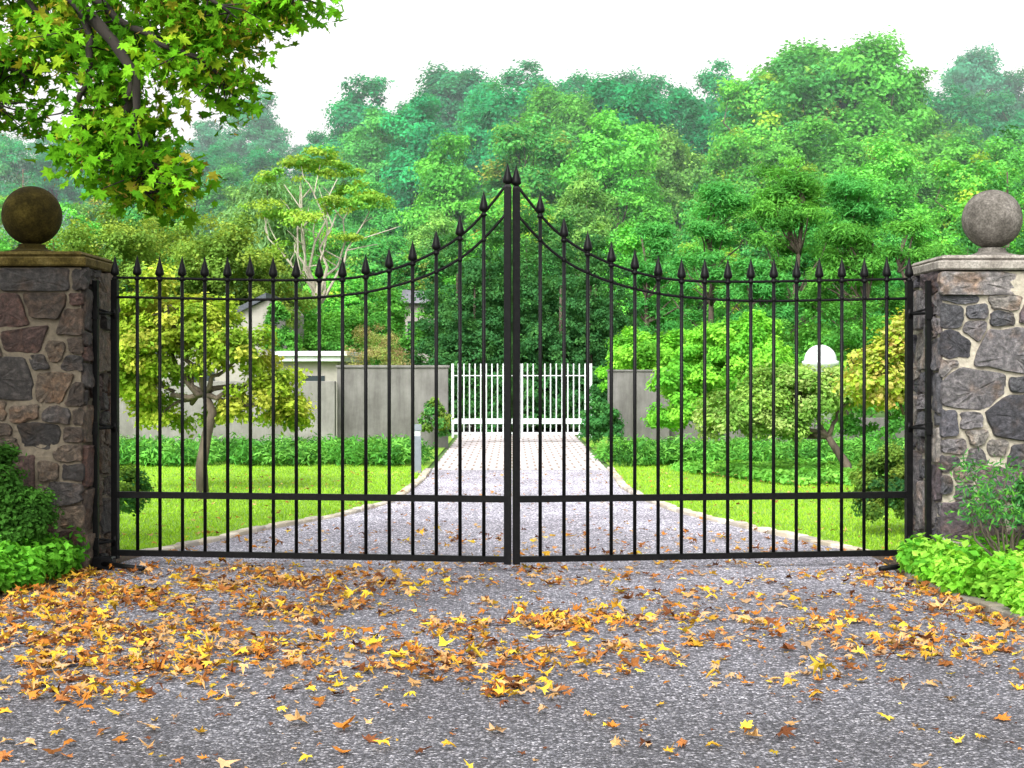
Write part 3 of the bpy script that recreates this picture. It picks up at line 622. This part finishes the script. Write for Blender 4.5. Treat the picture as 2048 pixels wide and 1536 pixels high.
ornamental('crabapple_tree',[(-4.75,21.2,1.75,.6,.6,.55),(-4.2,21.2,2.1,.75,.6,.5),(-3.6,21,1.75,.65,.6,.5),(-3.2,21.3,1.3,.55,.5,.45),(-5.0,21.4,1.3,.45,.5,.45),(-4.65,21,2.55,.42,.4,.36),(-3.6,21.5,1.05,.55,.4,.28),(-4.9,21.2,2.2,.45,.4,.42),(-2.95,21.3,1.0,.35,.3,.3),(-4.7,21.6,1.0,.5,.4,.25)],YG,81,220,34000,[(-4.08,21.2,-.05),(-4.1,21.2,.35),(-4.02,21.15,.75),(-3.95,21.2,1.05),(-4.05,21.2,1.3)],.085,size=.072)
ornamental('crabapple_tree',[(3.6,24,.95,.7,.5,.5),(4.3,24,1.2,.8,.5,.52),(5.0,24.2,1.2,.55,.4,.5),(3.15,23.8,.75,.35,.35,.32),(4.0,23.8,.75,.5,.4,.3)],[(.22,.42,.08),(.3,.5,.1),(.16,.34,.06),(.38,.5,.16)],82,170,27000,[(5.05,24,-.05),(5.0,24,.2),(4.85,24,.42),(4.72,24,.62)],.08,size=.066)
ornamental('autumn_dogwood_tree',[(4.7,19,1.7,.65,.5,.5),(5.1,19.1,2.2,.6,.5,.5),(4.4,19,1.35,.5,.4,.35),(5.6,19,1.6,.7,.5,.6),(4.95,18.8,1.2,.5,.4,.4)],[(.36,.5,.05),(.46,.52,.08),(.24,.42,.04),(.5,.34,.12),(.5,.48,.16)],83,150,22000,[(5.1,19,-.05),(5.05,19,.4),(5.0,19,.9)],.08,size=.075,leafmix=.6)

# ------------------------------------------------------------ overhanging maple
rng=R(90); mb=MB()
tube(mb,[(-6.4,9.5,-.2),(-6.35,9.5,.4),(-6.3,9.4,2),(-6.1,9.2,3.6),(-5.8,9.0,5.4),(-5.6,9,8)],[.42,.3,.26,.23,.18,.1],14,1)
main=np.array([(-6.15,9.3,3.2),(-5.0,9.0,4.1),(-3.9,8.6,4.3),(-2.9,8.0,4.0),(-2.25,7.75,3.52),(-2.08,7.7,3.35),(-1.92,7.7,3.18),(-1.8,7.7,3.0),(-1.8,7.72,2.85),(-1.84,7.75,2.72)],float)
tube(mb,main,[.14,.11,.085,.06,.038,.033,.028,.023,.018,.012],9,1)
br=[[(-2.9,8.0,4.0),(-2.15,7.75,3.42),(-2.02,7.75,3.2),(-2.05,7.75,2.98),(-2.12,7.85,2.8),(-2.1,7.9,2.7)],
    [(-3.9,8.6,4.3),(-2.7,8.8,4.0),(-1.9,8.6,3.8),(-1.4,8.4,3.62)],
    [(-2.9,8.2,4.0),(-2.1,7.8,3.75),(-1.6,7.7,3.5),(-1.35,7.7,3.3)],
    [(-1.9,8.6,3.8),(-1.35,8.2,3.6),(-1.1,8.1,3.46)],
    [(-2.25,7.8,3.55),(-1.9,7.8,3.3),(-1.55,7.85,3.12),(-1.42,7.9,3.02)],
    [(-1.84,7.8,2.72),(-1.8,7.9,2.66),(-1.77,7.9,2.55),(-1.81,7.9,2.47)],
    [(-1.83,7.8,3.0),(-1.93,7.9,2.8),(-1.95,7.9,2.66),(-1.92,7.9,2.55)],
    [(-5.0,9.0,4.1),(-3.8,8.2,3.7),(-3.0,8,3.3),(-2.6,8,3.15),(-2.42,8,3.05)],
    [(-5.0,9.0,4.1),(-4.2,9.8,4.6),(-3.2,10,4.7),(-2.0,10,4.6)],
    [(-3.8,8.2,3.7),(-3.2,7.9,3.2),(-2.7,7.9,3.05),(-2.54,7.9,2.9)],
    [(-2.9,8.2,4.0),(-2.6,8.0,3.6),(-2.3,8.0,3.35),(-2.15,8,3.15)],
    [(-2.9,8.2,4.0),(-2.0,8.3,3.7),(-1.7,8.2,3.4),(-1.55,8.1,3.25)]]
LP=[]
for bi,b_ in enumerate(br):
    b_=np.array(b_,float); t=np.linspace(0,len(b_)-1,16); p=np.stack([np.interp(t,range(len(b_)),b_[:,i]) for i in range(3)],1); p[1:-1]+=rng.normal(size=(14,3))*.015
    tube(mb,p,np.linspace(.026,.007,16),6,1)
    for k in range(4,16):
        for q in range(4):
            d=rng.normal(size=3)*np.array([.105,.2,.065])+np.array([-.01,.2,-.02]); e=p[k]+d; tube(mb,[p[k],(p[k]+e)/2+rng.normal(size=3)*.015,e],[.005,.004,.002],4,1); LP.append(e)
            if rng.uniform()<.4: LP.append((p[k]+e)/2)
for k in range(4,9): 
    for q in range(4): LP.append(main[k]+rng.normal(size=3)*.1+np.array([0,.22,0]))
LP=np.array(LP); n=8500; i=rng.integers(0,len(LP),n); P=LP[i]+rng.normal(size=(n,3))*np.array([.058,.08,.045]); 
N=rng.normal(size=(n,3))*.65+np.array([0,-.45,.55])
lc=pal(rng,len(LP),[(.1,.3,.012),(.16,.39,.018),(.06,.2,.01),(.27,.43,.022),(.36,.36,.035)],[.3,.27,.25,.12,.06],.18)[i]*(1+rng.normal(size=(n,1))*.16)
leaves(mb,P,N,rng.uniform(.045,.1,n),lc,T_maple,0,rng,heading=np.tile([.1,-.2,-1.],(n,1)),curl=.35,hj=.6)
n=3600; i=rng.integers(0,len(LP),n); P=LP[i]+rng.normal(size=(n,3))*.05; leaves(mb,P,rng.normal(size=(n,3)),.035,pal(rng,n,[(.32,.26,.04),(.22,.15,.04)]),T_long,0,rng)
foliage(mb,[(-6,9,7.5,3,3,2.2),(-4.2,9,6.6,2,2.2,1.3),(-7.5,9,6,2.2,2.4,1.6)],90,9000,.7,.2,[(.1,.3,.015),(.16,.38,.02)],rng)
mb.obj('overhanging_maple_tree',[M_leaf,M_darkbark])

# ------------------------------------------------------------ fallen leaves
def dens(x,y):
    d=.11+0*x
    d=d+1.2*np.exp(-((y-11.0)/1.7)**2)*np.clip((-x-.5)/1.5,0,1)
    d=d+.6*np.exp(-((y-8.9+x*.15)/.75)**2)*np.exp(-((x+.9)/1.7)**2)
    d=d+.5*np.exp(-((y-10.1)/.4)**2)*np.exp(-((x-.3)/.7)**2)
    d=d+.26*np.exp(-((y-9.8)/1.3)**2)
    d=d+.5*np.exp(-((y-9.2)/.9)**2)*np.clip((x-1.6)/1,0,1)
    d=d+.28*np.exp(-((y-12.2)/.9)**2)
    d=d+1.0*np.exp(-((y-8.7)/1.1)**2)*np.clip((-x-.9),0,1)
    d=d+.9*np.exp(-((x-eR(y)+.1)/.18)**2)*(y<12.5)
    d=np.where(y>13.3,.09,d); d=np.where(y<7.6,.1,d)
    cl=.55+.5*(np.sin(x*3.1+1.3*np.sin(y*2.3))*np.sin(y*3.7+1.1*np.sin(x*2.1)))+.25*np.sin(x*9+y*5)
    return d*np.clip(cl,.18,1.3)
def scatter(n,smin,smax,seed,w):
    rng=R(seed); x=rng.uniform(-4.6,4.6,n); y=rng.uniform(5.5,16,n); k=rng.uniform(0,1.15,n)<dens(x,y); x=x[k];y=y[k]
    k=(x>eL(y)-.5)&(x<eR(y)+.1); x=x[k];y=y[k]
    if smax>.08:
        for cx,cy,nn,s in ((.25,10.1,70,.14),(.42,9.95,50,.12),(.05,8.0,30,.13),(-.35,8.7,40,.16),(-.75,9.0,40,.2),(.6,8.9,25,.15),(2.2,9.3,25,.2)):
            x=np.append(x,cx+rng.normal(size=nn)*s); y=np.append(y,cy+rng.normal(size=nn)*s*1.2)
    n=len(x); P=np.stack([x,y,.004+rng.uniform(0,.012,n)],1)
    N=np.stack([rng.normal(size=n)*.2,rng.normal(size=n)*.2,np.ones(n)],1)
    col=pal(rng,n,[(.52,.3,.035),(.42,.16,.03),(.46,.27,.11),(.12,.045,.02),(.6,.43,.045),(.28,.11,.035),(.4,.25,.13)],w,.22)
    leaves(mb,P,N,rng.uniform(smin,smax,n)*rng.uniform(.7,1,n),col,T_maple,0,rng,curl=.8)
mb=MB(); scatter(25000,.055,.118,95,[.18,.18,.17,.13,.11,.14,.09]); scatter(32000,.018,.05,97,[.12,.2,.18,.18,.08,.16,.08])
mb.obj('fallen_leaves',[M_dry])
rng=R(96); n=900; y=rng.uniform(13.8,25,n); x=rng.uniform(-5,5,n); P=np.stack([x,y,.05*((x<eL(y))|(x>eR(y)))+.012],1)
mb=MB(); leaves(mb,P,np.stack([rng.normal(size=n)*.25,rng.normal(size=n)*.25,np.ones(n)],1),rng.uniform(.03,.07,n),pal(rng,n,[(.5,.32,.14),(.42,.2,.06),(.25,.12,.05)]),T_maple,0,rng,curl=.6); mb.obj('scattered_leaves',[M_dry])
